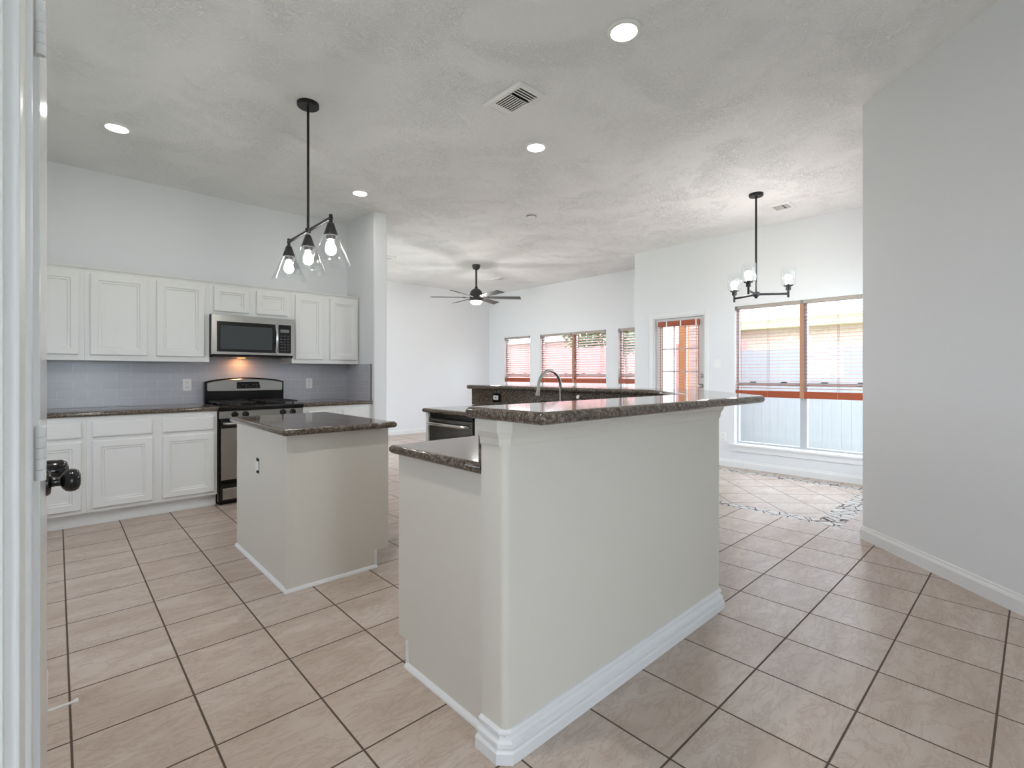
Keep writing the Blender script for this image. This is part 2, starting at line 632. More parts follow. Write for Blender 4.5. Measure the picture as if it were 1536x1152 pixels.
def knob(y, z, x, parent, s=1.0):
    g = G(lambda a, b, c: (x + c, y + a, z + b))
    g.lathe([(0.033 * s, 0), (0.033 * s, 0.004), (0.028 * s, 0.009), (0.013 * s, 0.011), (0.0115 * s, 0.018), (0.0125 * s, 0.027), (0.020 * s, 0.031),
             (0.027 * s, 0.037), (0.0295 * s, 0.046), (0.0285 * s, 0.055), (0.024 * s, 0.062), (0.014 * s, 0.066), (0, 0.067)], (0, 0, 0), 28)
    o = struct('knob', g, 'gknob', parent=parent)
    o['label'] = 'black round door knob'
    return o


knob(1.70, 0.942, -0.02, d1)
g = G(lambda a, b, c: (-0.0195 + c, 1.825 + a, 0.952 + b))
g.lathe([(0.03, 0), (0.03, 0.012), (0.029, 0.03), (0.022, 0.04), (0.010, 0.044), (0, 0.045)], (0, 0, 0), 28)
struct('deadbolt', g, 'gknob', parent=d1)
g = G()
g.tube([(-0.024, 2.31, 0.062), (-0.02, 2.31, 0.062), (0.03, 2.31, 0.063), (0.045, 2.31, 0.064)], [0.008, 0.0045, 0.0045, 0.0045], 10)
g.tube([(0.045, 2.31, 0.064), (0.056, 2.31, 0.0645)], 0.008, 10)
tag(put('door_stop', g, 'spring'), 'small white spring door stop sticking out over the floor at left', 'door stop')


# ================================================================== kitchen wall
def door_front(g, x0, x1, z0, z1, frame=0.052):
    """raised-frame cabinet door in (u, v, depth)"""
    p = [(x0, z0), (x1, z0), (x1, z1), (x0, z1)]
    f = min(frame, 0.19 * (z1 - z0))
    g.stack(p, [(0, 0), (0, 0.013), (0.006, 0.019), (0.010, 0.0195), (f, 0.0195), (f + 0.004, 0.0135), (f + 0.010, 0.0115), (f + 0.014, 0.013), (f + 0.019, 0.0125), (f + 0.024, 0.006)])
    return g


def drawer_front(g, x0, x1, z0, z1):
    p = [(x0, z0), (x1, z0), (x1, z1), (x0, z1)]
    g.stack(p, [(0, 0), (0, 0.011), (0.005, 0.016), (0.012, 0.019)])
    return g


UF, UB = 5.476, 5.8058      # fronts and backs of the wall cabinets


def wall_cab(label, x0, x1, z0, z1, doors, open_left=False, end_right=False):
    t = thing('wall_cabinet', label, 'cabinet', ((x0 + x1) / 2, (UF + UB) / 2, z0), 'white wall cabinets above the range counter')
    g = G().box(x0, x1, UF + 0.02, UB, z0 + 0.012, z1)
    put('body', g, 'cab', t)
    g = G().box(x0, x1, UF, UF + 0.0195, z0, z1)
    put('face_frame', g, 'cab', t, bevel=0.0015)
    pth = [(x1, UF)] if not end_right else [(x1, UB), (x1, UF)]
    pth = [(x0, UF)] + [(x1, UF)] + ([(x1, UB)] if end_right else [])
    g = G().sweep(pth, [(0.0, z1 - 0.022), (0.004, z1 - 0.022), (0.006, z1 - 0.012), (0.014, z1 - 0.004), (0.018, z1), (0.018, z1 + 0.008), (0.0, z1 + 0.008)])
    put('crown_molding', g, 'cab', t)
    for a, b, c, d in doors:
        put('door', door_front(G(face_my(UF - 0.0002)), a, b, c, d), 'cab', t)
    return t


ZT, ZB = 2.110, 1.330
wall_cab('white wall cabinet at the far left partly behind the open door', -0.62, 0.171, ZB, ZT, [(-0.58, -0.235, 1.377, 2.068), (-0.215, 0.137, 1.377, 2.068)])
wall_cab('white two-door wall cabinet left of the microwave', 0.1715, 1.084, ZB, ZT, [(0.207, 0.597, 1.377, 2.068), (0.665, 1.042, 1.377, 2.068)])
wall_cab('short white wall cabinet directly above the microwave', 1.0845, 1.8525, 1.797, ZT, [(1.119, 1.431, 1.828, 2.068), (1.501, 1.814, 1.828, 2.068)])
wall_cab('white two-door wall cabinet right of the microwave', 1.853, 2.611, ZB, ZT, [(1.886, 2.189, 1.373, 2.068), (2.267, 2.59, 1.373, 2.068)])

# microwave
mx0, mx1, my, mz0, mz1 = 1.087, 1.850, 5.400, 1.383, 1.795
t = thing('microwave', 'stainless over-range microwave with dark window above the gas range', 'microwave', ((mx0 + mx1) / 2, 5.6, mz0))
put('body', G().box(mx0, mx1, my + 0.03, UB, mz0 + 0.012, mz1 - 0.001), 'dark', t)
put('bottom_vent', G().box(mx0 + 0.01, mx1 - 0.01, my + 0.012, UB - 0.02, mz0, mz0 + 0.0115), 'gblack', t)
fx = 1.683
g = G(face_my(my + 0.03))
g.stack([(mx0, mz0 + 0.022), (fx, mz0 + 0.022), (fx, mz1 - 0.002), (mx0, mz1 - 0.002)], [(0, 0), (0, 0.026), (0.004, 0.03)])
dr = put('door', g, 'steel', t)
put('window_bezel', G(face_my(my - 0.0002)).stack(rpoly([(mx0 + 0.045, 1.432), (fx - 0.008, 1.432), (fx - 0.008, 1.728), (mx0 + 0.045, 1.728)], 0.008, 3), [(0, 0), (0.001, 0.002)]), 'gblack', dr)
put('window', G(face_my(my - 0.0023)).stack(rpoly([(mx0 + 0.075, 1.46), (fx - 0.05, 1.46), (fx - 0.05, 1.690), (mx0 + 0.075, 1.690)], 0.006, 3), [(0, 0), (0.001, 0.0015)]), 'bglass', dr)
put('badge', G(face_my(my - 0.0002)).stack([(1.36, 1.752), (1.44, 1.752), (1.44, 1.764), (1.36, 1.764)], [(0, 0), (0.001, 0.0015)]), 'chrome', dr)
g = G()
zc = 1.582
g.tube([(fx - 0.012, my - 0.006 - 0.03 * math.sin(math.pi * i / 12), 1.445 + 0.274 * i / 12) for i in range(13)], 0.0125, 10)
put('handle', g, 'chrome', dr)
g = G(face_my(my + 0.03))
g.stack([(fx + 0.003, mz0 + 0.022), (mx1, mz0 + 0.022), (mx1, mz1 - 0.002), (fx + 0.003, mz1 - 0.002)], [(0, 0), (0, 0.026), (0.004, 0.03)])
cp = put('control_panel', g, 'steel', t)
put('keypad', G(face_my(my - 0.0002)).stack(rpoly([(fx + 0.01, 1.432), (mx1 - 0.03, 1.432), (mx1 - 0.03, 1.728), (fx + 0.01, 1.728)], 0.008, 3), [(0, 0), (0.001, 0.002)]), 'gblack', cp)
put('display', G(face_my(my - 0.0024)).box(fx + 0.03, mx1 - 0.05, 1.648, 1.680, 0, 0.001), 'grey', cp)
g = G(face_my(my - 0.0024))
for i in range(3):
    for j in range(6):
        g.box(fx + 0.028 + i * 0.034, fx + 0.05 + i * 0.034, 1.456 + j * 0.029, 1.472 + j * 0.029, 0, 0.001)
put('buttons', g, plain('key_grey', (58, 58, 60), 0.5), cp)
L = bpy.data.lights.new('cooktop_lamp', 'AREA')
L.energy = 0.4; L.color = (1.0, 0.45, 0.18); L.size = 0.06
lo = bpy.data.objects.new('cooktop_lamp', L); C.objects.link(lo)
lo.parent = t
lo.location = (1.42 - (mx0 + mx1) / 2, 5.70 - 5.6, -0.004)
put('cooktop_light_lens', G().box(1.39, 1.45, 5.67, 5.73, mz0 - 0.003, mz0 - 0.0003), mat_emit('warm_lens', (255, 150, 80), 2.5), t)

# backsplash
t = thing('tile_backsplash', 'glossy grey-white subway tile backsplash between counter and wall cabinets', 'backsplash', (0.8, 5.80, 0.9155))
put('long_tile_panel', G().box(-0.62, 2.6115, 5.798, 5.8058, 0.9155, 1.3295).box(1.0905, 1.8465, 5.7982, 5.8057, 1.3296, 1.3825), 'sub_x', t)
put('side_tile_panel', G().box(2.612, 2.6198, 5.168, 5.8058, 0.9155, 1.3295), 'sub_y', t)
put('edge_strip', G().box(2.610, 2.6198, 5.160, 5.1678, 0.9155, 1.3295), plain('dark_strip', (70, 66, 64), 0.3), t)


def outlet(name, label, cat, T, w, h, kind='outlet', col='white', grp=None, loc=(0, 0, 0), slots=True, plate=True):
    t = thing(name, label, cat, loc, grp)
    if plate:
        put('cover_plate', G(T).stack(rpoly([(-w / 2, -h / 2), (w / 2, -h / 2), (w / 2, h / 2), (-w / 2, h / 2)], 0.005, 2), [(0, 0), (0, 0.003), (0.003, 0.005)]), col, t)
    if kind == 'outlet':
        for s in (-1, 1):
            e = h * 0.20 * s
            o = put('socket', G(T).stack(rpoly([(-w * 0.24, e - h * 0.12), (w * 0.24, e - h * 0.12), (w * 0.24, e + h * 0.12), (-w * 0.24, e + h * 0.12)], 0.008, 3), [(0, 0.0049), (0.001, 0.007)]), 'white', t)
            g = G(T)
            for q in (-0.10, 0.10):
                g.box(w * q - 0.0015, w * q + 0.0015, e - h * 0.04, e + h * 0.05, 0.0069, 0.0074)
            put('slots', g, 'grey', o)
    else:
        put('toggle', G(T).stack([(-0.005, -0.012), (0.005, -0.012), (0.005, 0.012), (-0.005, 0.012)], [(0, 0.0049), (0.001, 0.012)]), 'white', t)
    return t


def at_my(x, y, z): return lambda u, v, d: (x + u, y - d, z + v)
def at_mx(x, y, z): return lambda u, v, d: (x - d, y + u, z + v)


outlet('wall_outlet', 'white outlet on the tile backsplash just left of the range', 'outlet', at_my(0.955, 5.7979, 1.106), 0.075, 0.118, grp='wall outlets', loc=(0.955, 5.798, 1.047))
outlet('wall_outlet', 'white outlet on the tile backsplash right of the range', 'outlet', at_my(2.155, 5.7979, 1.106), 0.075, 0.118, grp='wall outlets', loc=(2.155, 5.798, 1.047))


# counters
def counter(name, label, poly, z0, z1, radii=None, group=None, drop=None):
    rz = (z1 - z0) / 2
    lay = []
    for i in range(9):
        a = -math.pi / 2 + math.pi * i / 8
        lay.append((rz * (1 - math.cos(a)), (z0 + z1) / 2 + rz * math.sin(a)))
    g = G().stack(poly, lay)
    g.sm = True
    o = put(name, g, 'granite')
    return tag(o, label, 'countertop', group)


def rect(x0, x1, y0, y1): return [(x0, y0), (x1, y0), (x1, y1), (x0, y1)]


GC = 'brown granite countertops'
counter('countertop', 'dark brown granite countertop left of the range', rect(-0.62, 1.086, 5.125, 5.8055), 0.876, 0.915, group=GC)
counter('countertop', 'short dark granite countertop right of the range', rect(1.851, 2.6195, 5.125, 5.8055), 0.876, 0.915, group=GC)

BF = 5.155


def base_cab(label, x0, x1, drawers, doors):
    t = thing('base_cabinet', label, 'cabinet', ((x0 + x1) / 2, 5.48, 0), 'white base cabinets under the range counter')
    put('body', G().box(x0, x1, BF + 0.02, 5.805, 0.112, 0.8755), 'cab', t)
    put('face_frame', G().box(x0, x1, BF, BF + 0.0195, 0.110, 0.8755), 'cab', t, bevel=0.0015)
    put('toe_kick', G().box(x0, x1, BF + 0.06, BF + 0.09, 0.0, 0.1095).box(x0, x1, BF + 0.05, BF + 0.06, 0, 0.016), 'cab', t)
    for a, b, c, d in drawers:
        put('drawer', drawer_front(G(face_my(BF - 0.0002)), a, b, c, d), 'cab', t)
    for a, b, c, d in doors:
        put('door', door_front(G(face_my(BF - 0.0002)), a, b, c, d), 'cab', t)
    return t


base_cab('white base cabinet at the far left partly behind the door knob', -0.62, 0.171, [(-0.58, -0.235, 0.706, 0.833), (-0.215, 0.143, 0.706, 0.833)], [(-0.58, -0.235, 0.139, 0.680), (-0.215, 0.143, 0.139, 0.680)])
base_cab('white two-door two-drawer base cabinet left of the range', 0.1715, 1.083, [(0.207, 0.599, 0.706, 0.833), (0.666, 1.058, 0.706, 0.833)], [(0.208, 0.600, 0.139, 0.680), (0.668, 1.060, 0.139, 0.680)])
base_cab('white base cabinet right of the range behind the island', 1.855, 2.6195, [(1.90, 2.20, 0.706, 0.833), (2.275, 2.575, 0.706, 0.833)], [(1.90, 2.20, 0.139, 0.680), (2.275, 2.575, 0.139, 0.680)])

# range
rx0, rx1, ry = 1.089, 1.848, 5.11
t = thing('gas_range', 'stainless gas range with black cooktop and curved backguard', 'range', ((rx0 + rx1) / 2, 5.45, 0))
put('body', G().box(rx0, rx1, ry + 0.03, 5.77, 0.03, 0.885), 'gblack', t, bevel=0.003)
put('foot', G().box(rx0 + 0.02, rx1 - 0.02, ry + 0.06, 5.70, 0, 0.03), 'dark', t)
g = G(face_my(ry + 0.03)).stack(rpoly(rect(rx0 + 0.012, rx1 - 0.012, 0.225, 0.796), 0.006, 2), [(0, 0), (0, 0.026), (0.006, 0.032)])
od = put('oven_door', g, 'gblack', t)
put('door_panel', G(face_my(ry - 0.002)).stack(rect(rx0 + 0.016, rx1 - 0.016, 0.238, 0.712), [(0, 0), (0, 0.004), (0.003, 0.006)]), 'steel', od)
put('oven_window', G(face_my(ry - 0.0081)).stack(rpoly(rect(rx0 + 0.14, rx1 - 0.14, 0.36, 0.60), 0.02, 4), [(0, 0), (0.001, 0.001)]), 'gblack', od)
g = G()
g.tube([(rx0 + 0.04, ry + 0.0, 0.757), (rx0 + 0.05, ry - 0.035, 0.757), (rx0 + 0.08, ry - 0.045, 0.757), (rx1 - 0.08, ry - 0.045, 0.757), (rx1 - 0.05, ry - 0.035, 0.757), (rx1 - 0.04, ry + 0.0, 0.757)], 0.013, 12)
put('handle', g, 'steel', od)
put('control_panel', G(face_my(ry + 0.03)).stack(rect(rx0 + 0.004, rx1 - 0.004, 0.800, 0.872), [(0, 0), (0, 0.024), (0.005, 0.03)]), 'steel', t)
for kx in (1.218, 1.310, 1.645, 1.740):
    g = G(lambda a, b, c: (kx + a, ry - c, 0.837 + b))
    g.lathe([(0.030, 0), (0.030, 0.004), (0.023, 0.006), (0.021, 0.026), (0.018, 0.029), (0, 0.029)], (0, 0, 0), 24)
    g.box(-0.004, 0.004, -0.018, 0.018, 0.029, 0.034)
    put('control_knob', g, 'gblack', t)
put('storage_drawer', G(face_my(ry + 0.03)).stack(rect(rx0 + 0.012, rx1 - 0.012, 0.045, 0.205), [(0, 0), (0, 0.02), (0.004, 0.024)]), 'gblack', t)
put('drawer_panel', G(face_my(ry + 0.0055)).stack(rect(rx0 + 0.03, rx1 - 0.03, 0.055, 0.155), [(0, 0), (0, 0.004), (0.003, 0.006)]), 'steel', t)
put('cooktop', G().stack(rect(rx0, rx1, ry + 0.0, 5.735), [(0, 0.8855), (0, 0.905), (0.006, 0.913)]), 'gblack', t)
for cx in (1.27, 1.66):
    g = G()
    for yy in (5.19, 5.42, 5.66):
        g.box(cx - 0.15, cx + 0.15, yy - 0.005, yy + 0.005, 0.934, 0.947)
    for xx in (-0.15, 0.15):
        g.box(cx + xx - 0.005, cx + xx + 0.005, 5.185, 5.665, 0.934, 0.947)
    for yy in (5.30, 5.55):
        for k in range(4):
            a = math.pi / 4 + k * math.pi / 2
            g.tube([(cx + 0.03 * math.cos(a), yy + 0.03 * math.sin(a), 0.948), (cx + 0.14 * math.cos(a), yy + 0.11 * math.sin(a), 0.941)], 0.005, 6)
        for xx in (-0.145, 0.145):
            g.box(cx + xx - 0.006, cx + xx + 0.006, yy - 0.006, yy + 0.006, 0.9128, 0.935)
    put('grate', g, 'black', t, smooth=False)
    for yy in (5.30, 5.55):
        put('burner', G().lathe([(0.05, 0), (0.05, 0.008), (0.034, 0.012), (0.034, 0.018), (0.028, 0.021), (0, 0.021)], (cx, yy, 0.9129), 24), 'black', t)
# backguard: arched top
def arch(x0, x1, zb, zs, zt, n=14):
    top = [(x1 - (x1 - x0) * i / n, zs + (zt - zs) * math.sin(math.pi * i / n) ** 0.7) for i in range(n + 1)]
    return [(x0, zb), (x1, zb)] + top


g = G(face_my(5.775)).stack(arch(rx0, rx1, 0.913, 1.135, 1.178), [(0, 0), (0, 0.055), (0.004, 0.06)])
bgd = put('backguard', g, 'gblack', t)
put('backguard_panel', G(face_my(5.7149)).stack(rpoly(arch(rx0 + 0.02, rx1 - 0.02, 1.035, 1.126, 1.166), [0.015, 0.015] + [0] * 15, 3), [(0, 0), (0, 0.014), (0.006, 0.02)]), 'steel', bgd)
put('display', G(face_my(5.6948)).stack(rpoly([(1.375, 1.062), (1.605, 1.062), (1.59, 1.132), (1.375, 1.132)], 0.008, 3), [(0, 0), (0.002, 0.003)]), 'gblack', bgd)
for i in range(6):
    for j in range(2):
        if (i + j) % 3 != 1:
            put('key_mark', G(face_my(5.6917)).box(1.392 + i * 0.033, 1.408 + i * 0.033, 1.076 + j * 0.026, 1.080 + j * 0.026, 0, 0.0006), 'grey', bgd)

# ================================================================== island
t = thing('kitchen_island', 'white panelled kitchen island cabinet in front of the gas range', 'island', (1.25, 3.36, 0))
IX0, IX1, IY0, IY1 = 0.938, 1.560, 2.845, 3.880
put('body', G().box(IX0 + 0.006, IX1 - 0.02, IY0 + 0.006, IY1 - 0.006, 0.11, 0.8755).box(IX0 + 0.006, IX1 - 0.085, IY0 + 0.006, IY1 - 0.006, 0, 0.11), 'panel', t)
put('left_panel', G().box(IX0, IX0 + 0.0058, IY0 + 0.03, IY1, 0, 0.8755), 'panel', t)
put('front_panel', G().box(IX0 + 0.03, IX1, IY0, IY0 + 0.0058, 0.105, 0.8755).box(IX0 + 0.03, IX1 - 0.08, IY0, IY0 + 0.0058, 0, 0.105), 'panel', t)
put('corner_trim', G().box(IX0 - 0.003, IX0 + 0.03, IY0 - 0.003, IY0 + 0.03, 0, 0.8755), 'panel', t, bevel=0.003)
QR = [(0, 0), (0.016, 0), (0.015, 0.006), (0.011, 0.012), (0.006, 0.016), (0, 0.018)]
put('base_molding', G().sweep([(IX0, IY1), (IX0, IY0), (IX1 - 0.082, IY0)], QR), 'trim', t)
put('toe_trim', G().box(IX1 - 0.096, IX1 - 0.0805, IY0 - 0.004, IY0 - 0.0002, 0.018, 0.108), 'trim', t)
for a, b in ((IY0 + 0.03, IY0 + 0.50), (IY0 + 0.54, IY1 - 0.03)):
    put('door', door_front(G(lambda u, v, d: (IX1 - 0.02 + d, u, v)), a, b, 0.135, 0.68), 'panel', t)
    put('drawer', drawer_front(G(lambda u, v, d: (IX1 - 0.02 + d, u, v)), a, b, 0.706, 0.833), 'panel', t)
counter('island_countertop', 'glossy brown granite top on the kitchen island', rpoly(rect(0.893, 1.588, 2.775, 3.895), 0.012, 3), 0.876, 0.913, group=GC)
t = thing('island_outlet', 'small dark-edged outlet without cover plate on the island side', 'outlet', (IX0, 3.38, 0.585))
T_ = at_mx(IX0 - 0.0003, 3.385, 0.632)
put('box_opening', G(T_).box(-0.026, 0.026, -0.048, 0.048, 0, 0.002), 'dark', t)
put('socket', G(T_).stack(rpoly(rect(-0.0255, 0.0225, -0.028, 0.028), 0.006, 3), [(0, 0.002), (0.001, 0.008)]), 'white', t)

# ================================================================== breakfast bar with half wall
HO = [(1.025, 1.136), (2.53, 1.136), (3.125, 1.731), (3.125, 3.80)]           # outer faces of the half wall
HI = [(1.025, 1.251), (2.482, 1.251), (3.01, 1.779), (3.01, 3.80)]            # inner faces
t = thing('breakfast_bar', 'white half wall with molded base and capital under the raised granite bar', 'half wall', (1.8, 1.2, 0))
poly = HO + HI[::-1]
put('half_wall', G().prism(rpoly(poly, [0.022, 0, 0, 0, 0, 0, 0, 0.0], 5), 0, 1.0695), 'panel', t, smooth=True)
path = [(1.025, 1.251), (1.025, 1.158), (1.047, 1.136), (2.53, 1.136), (3.125, 1.731), (3.125, 3.80)]
put('base_molding', G().sweep(path, [(0, 0), (0.026, 0), (0.026, 0.034), (0.022, 0.041), (0.015, 0.043), (0.015, 0.046), (0.020, 0.050), (0.019, 0.060), (0.010, 0.066), (0.006, 0.072), (0.006, 0.078), (0.012, 0.084), (0.012, 0.091), (0.006, 0.097), (0, 0.098)]), 'trim', t)
put('capital_molding', G().sweep(path, [(0, 0.985), (0.003, 0.985), (0.006, 0.992), (0.008, 1.010), (0.014, 1.024), (0.020, 1.032), (0.022, 1.046), (0.022, 1.0695), (0, 1.0695)]), 'panel', t)

BO = [(0.985, 0.935), (2.607, 0.935), (3.325, 1.648), (3.325, 3.85)]
BI = [(2.955, 3.85), (2.955, 1.795), (2.46, 1.30), (0.985, 1.30)]
counter('bar_countertop', 'raised brown granite bar top wrapping the peninsula', rpoly(BO + BI, [0.02, 0.03, 0.03, 0.02, 0.02, 0, 0, 0.02], 4), 1.070, 1.108, group=GC)

LC = [(1.036, 1.2725), (2.475, 1.2725), (2.9885, 1.786), (2.9885, 3.72), (2.37, 3.72), (2.37, 1.885), (1.036, 1.885)]
counter('peninsula_countertop', 'lower brown granite counter along the inside of the peninsula', LC, 0.876, 0.915, group=GC)
g = G().prism([(1.03, 1.2513), (2.4818, 1.2513), (3.0097, 1.7792), (3.0097, 3.795), (2.989, 3.795), (2.989, 1.7858), (2.475, 1.272), (1.03, 1.272)], 0.9155, 1.0693)
tag(put('granite_backsplash', g, 'granite'), 'speckled brown granite splash below the raised bar behind the faucet', 'backsplash')

t = thing('peninsula_cabinet', 'white base cabinet with plain end panel under the lower peninsula counter', 'cabinet', (1.7, 1.55, 0), 'peninsula cabinets')
put('body', G().box(1.076, 2.36, 1.2515, 1.838, 0.112, 0.8755).box(1.076, 2.36, 1.2515, 1.785, 0, 0.1115), 'panel', t)
put('end_panel', G().box(1.069, 1.0758, 1.2515, 1.860, 0.106, 0.8755).box(1.069, 1.0758, 1.2515, 1.790, 0, 0.106), 'panel', t)
put('base_molding', G().sweep([(1.069, 1.792), (1.069, 1.277)], QR), 'trim', t)
put('toe_trim', G().box(1.064, 1.0688, 1.780, 1.795, 0.018, 0.108), 'trim', t)
for a, b in ((1.10, 1.70), (1.74, 2.34)):
    put('door', door_front(G(lambda u, v, d: (u, 1.838 + d, v)), a, b, 0.135, 0.68), 'cab', t)
    put('drawer', drawer_front(G(lambda u, v, d: (u, 1.838 + d, v)), a, b, 0.706, 0.833), 'cab', t)
t = thing('sink_cabinet', 'white sink base cabinet behind the bar between counter and dishwasher', 'cabinet', (2.7, 2.45, 0), 'peninsula cabinets')
put('body', G().box(2.42, 2.988, 1.87, 3.035, 0.112, 0.8755).box(2.48, 2.988, 1.87, 3.035, 0, 0.1115), 'cab', t)
for a, b in ((1.93, 2.45), (2.49, 3.01)):
    put('door', door_front(G(face_mx(2.42)), a, b, 0.135, 0.68), 'cab', t)
    put('false_drawer', drawer_front(G(face_mx(2.42)), a, b, 0.706, 0.833), 'cab', t)
tag(put('cabinet_end_panel', G().box(2.395, 2.988, 3.665, 3.70, 0, 0.8755), 'trim', bevel=0.002), 'narrow white end panel beside the dishwasher', 'panel', 'peninsula cabinets')

t = thing('dishwasher', 'dark stainless dishwasher with bar handle under the sink counter', 'dishwasher', (2.7, 3.35, 0))
put('body', G().box(2.43, 2.985, 3.045, 3.655, 0.05, 0.872), 'dark', t)
dd = put('door', G(face_mx(2.43)).stack(rect(3.05, 3.65, 0.12, 0.835), [(0, 0), (0, 0.026), (0.005, 0.031)]), 'dsteel', t)
put('control_strip', G(face_mx(2.43)).box(3.05, 3.65, 0.839, 0.871, 0, 0.02), 'gblack', t)
g = G()
g.tube([(2.40, 3.09, 0.79), (2.365, 3.10, 0.79), (2.355, 3.14, 0.79), (2.355, 3.58, 0.79), (2.365, 3.62, 0.79), (2.40, 3.63, 0.79)], 0.014, 10)
put('handle', g, 'chrome', dd)
put('kick_plate', G().box(2.47, 2.49, 3.05, 3.65, 0, 0.11), 'gblack', t)

# faucet
fxx, fyy = 2.90, 2.56
t = thing('kitchen_faucet', 'tall brushed-nickel gooseneck faucet behind the bar', 'faucet', (fxx, fyy, 0.9153))
put('base', G().lathe([(0.028, 0), (0.028, 0.006), (0.02, 0.012), (0.017, 0.05), (0.015, 0.055), (0, 0.055)], (fxx, fyy, 0.9153), 24), 'nickel', t)
pts = [(fxx, fyy, 0.965), (fxx, fyy, 1.02)]
rr = 0.125
for i in range(0, 15):
    a = math.pi * i / 14 * 1.02
    pts.append((fxx - rr + rr * math.cos(a), fyy, 1.115 + rr * math.sin(a)))
put('spout', G().tube(pts, 0.0115, 14), 'nickel', t)
e = pts[-1]
put('spray_head', G().tube([e, (e[0] - 0.004, fyy, e[2] - 0.03), (e[0] - 0.008, fyy, e[2] - 0.055)], [0.0125, 0.016, 0.018], 14), 'nickel', t)
put('lever', G().tube([(fxx, fyy - 0.014, 0.965), (fxx - 0.005, fyy - 0.05, 0.985)], [0.008, 0.005], 10), 'nickel', t)
t = thing('soap_dispenser', 'small brushed-nickel soap pump left of the faucet', 'soap dispenser', (2.90, 2.73, 0.9153))
put('pump_body', G().lathe([(0.02, 0), (0.02, 0.005), (0.011, 0.012), (0.009, 0.08), (0, 0.08)], (2.90, 2.73, 0.9153), 18), 'nickel', t)
put('nozzle', G().tube([(2.905, 2.73, 0.99), (2.87, 2.73, 1.000), (2.81, 2.73, 0.997)], [0.01, 0.007, 0.006], 10), 'nickel', t)
t = thing('side_sprayer', 'small brushed-nickel side sprayer right of the faucet', 'sprayer', (2.90, 2.34, 0.9153))
put('holder', G().lathe([(0.022, 0), (0.022, 0.006), (0.014, 0.014), (0.013, 0.035), (0, 0.035)], (2.90, 2.34, 0.9153), 18), 'nickel', t)
put('spray_handle', G().tube([(2.90, 2.34, 0.94), (2.90, 2.34, 1.0), (2.885, 2.34, 1.03), (2.845, 2.34, 1.045)], [0.010, 0.012, 0.014, 0.016], 12), 'nickel', t)
# outlets on the granite
t = outlet('bar_outlet', 'outlet with black plate and white socket on the granite splash', 'outlet', at_mx(2.9888, 3.42, 0.995), 0.118, 0.082, col='gblack', grp='wall outlets', kind='switch', loc=(2.988, 3.42, 0.955))
for ch in list(t.children):
    if ch.name.startswith('toggle'):
        bpy.data.objects.remove(ch)
so = put('socket', G(at_mx(2.9888, 3.43, 0.995)).stack(rpoly(rect(-0.034, 0.034, -0.02, 0.02), 0.006, 3), [(0, 0.0049), (0.001, 0.008)]), 'white', t)
put('slots', G(at_mx(2.9888, 3.43, 0.995)).box(-0.012, 0.012, -0.005, 0.005, 0.0079, 0.0084), 'grey', so)

# ================================================================== dining window, door and blinds
def window(name, label, x, y0, y1, z0, z1, mulls, railz=None, sill=True, flip=1, rev=0.07):
    """aluminium window in a wall whose room face is at x (room at -X when flip = 1)"""
    t = sthing(name, label, 'window', (x, (y0 + y1) / 2, z0))
    a, b = sorted((x + flip * rev, x + flip * (rev + 0.045)))
    f = 0.028
    g = G().box(a, b, y0, y0 + f, z0, z1).box(a, b, y1 - f, y1, z0, z1).box(a, b, y0 + f, y1 - f, z0, z0 + f).box(a, b, y0 + f, y1 - f, z1 - f, z1)
    struct('frame', g, 'alu', parent=t, bevel=0.002)
    for m, wdt in mulls:
        struct('mullion', G().box(a - 0.012 * flip, b, m - wdt / 2, m + wdt / 2, z0 + f, z1 - f), 'alu', parent=t, bevel=0.003)
    eds = [y0 + f] + [v for m, wdt in mulls for v in (m - wdt / 2, m + wdt / 2)] + [y1 - f]
    for i in range(0, len(eds), 2):
        if railz:
            rl = struct('meeting_rail', G().box(a + 0.004, b - 0.004, eds[i], eds[i + 1], railz - 0.02, railz + 0.02), 'alu', parent=t, bevel=0.002)
            g = G()
            for q in (0.25, 0.75):
                yy = eds[i] + (eds[i + 1] - eds[i]) * q
                g.box(a - 0.012, a + 0.003, yy - 0.035, yy + 0.035, railz + 0.0205, railz + 0.032)
            struct('sash_lock', g, 'black', parent=rl)
        c = (a + b) / 2
        struct('pane', G().box(c - 0.002, c + 0.002, eds[i], eds[i + 1], z0 + f, z1 - f), 'glass', parent=t)
    if sill:
        struct('sill', G().box(x - 0.045, x - 0.0003, y0 - 0.06, y1 + 0.06, z0 - 0.026, z0 - 0.002).box(x - 0.0003, x + 0.069, y0 + 0.0005, y1 - 0.0005, z0 + 0.0002, z0 + 0.004), 'trim', parent=t, bevel=0.004)
        struct('apron', G().box(x - 0.016, x - 0.0003, y0 - 0.035, y1 + 0.035, z0 - 0.098, z0 - 0.0265), 'trim', parent=t, bevel=0.004)
    return t


window('window_1', 'wide two-sash dining window with wooden blind half lowered', 6.47, 1.13, 2.70, 0.31, 2.092, [(1.912, 0.075)], 1.085)
window('window_2', 'narrow left living room window with red-brown blind', 7.39, 7.386, 8.204, 0.62, 2.03, [], 1.2)
window('window_3', 'wide middle living room window with red-brown blind', 7.39, 5.414, 7.091, 0.62, 2.03, [(6.20, 0.06)], 1.2)
window('window_4', 'right living room window partly hidden by the dining wall corner', 7.39, 4.33, 5.151, 0.62, 2.03, [], 1.2)
t = sthing('fill_window_6', 'unseen dining room opening added for fill daylight behind the angled wall', 'window', (5.48, 0.82, 0.25))  # unseen glazing added so daylight brightens the dining area
g = G().box(4.62, 4.66, 0.80, 0.85, 0.25, 2.35).box(6.31, 6.35, 0.80, 0.85, 0.25, 2.35).box(4.66, 6.31, 0.80, 0.85, 0.25, 0.29).box(4.66, 6.31, 0.80, 0.85, 2.31, 2.35).box(5.46, 5.51, 0.80, 0.85, 0.29, 2.31)
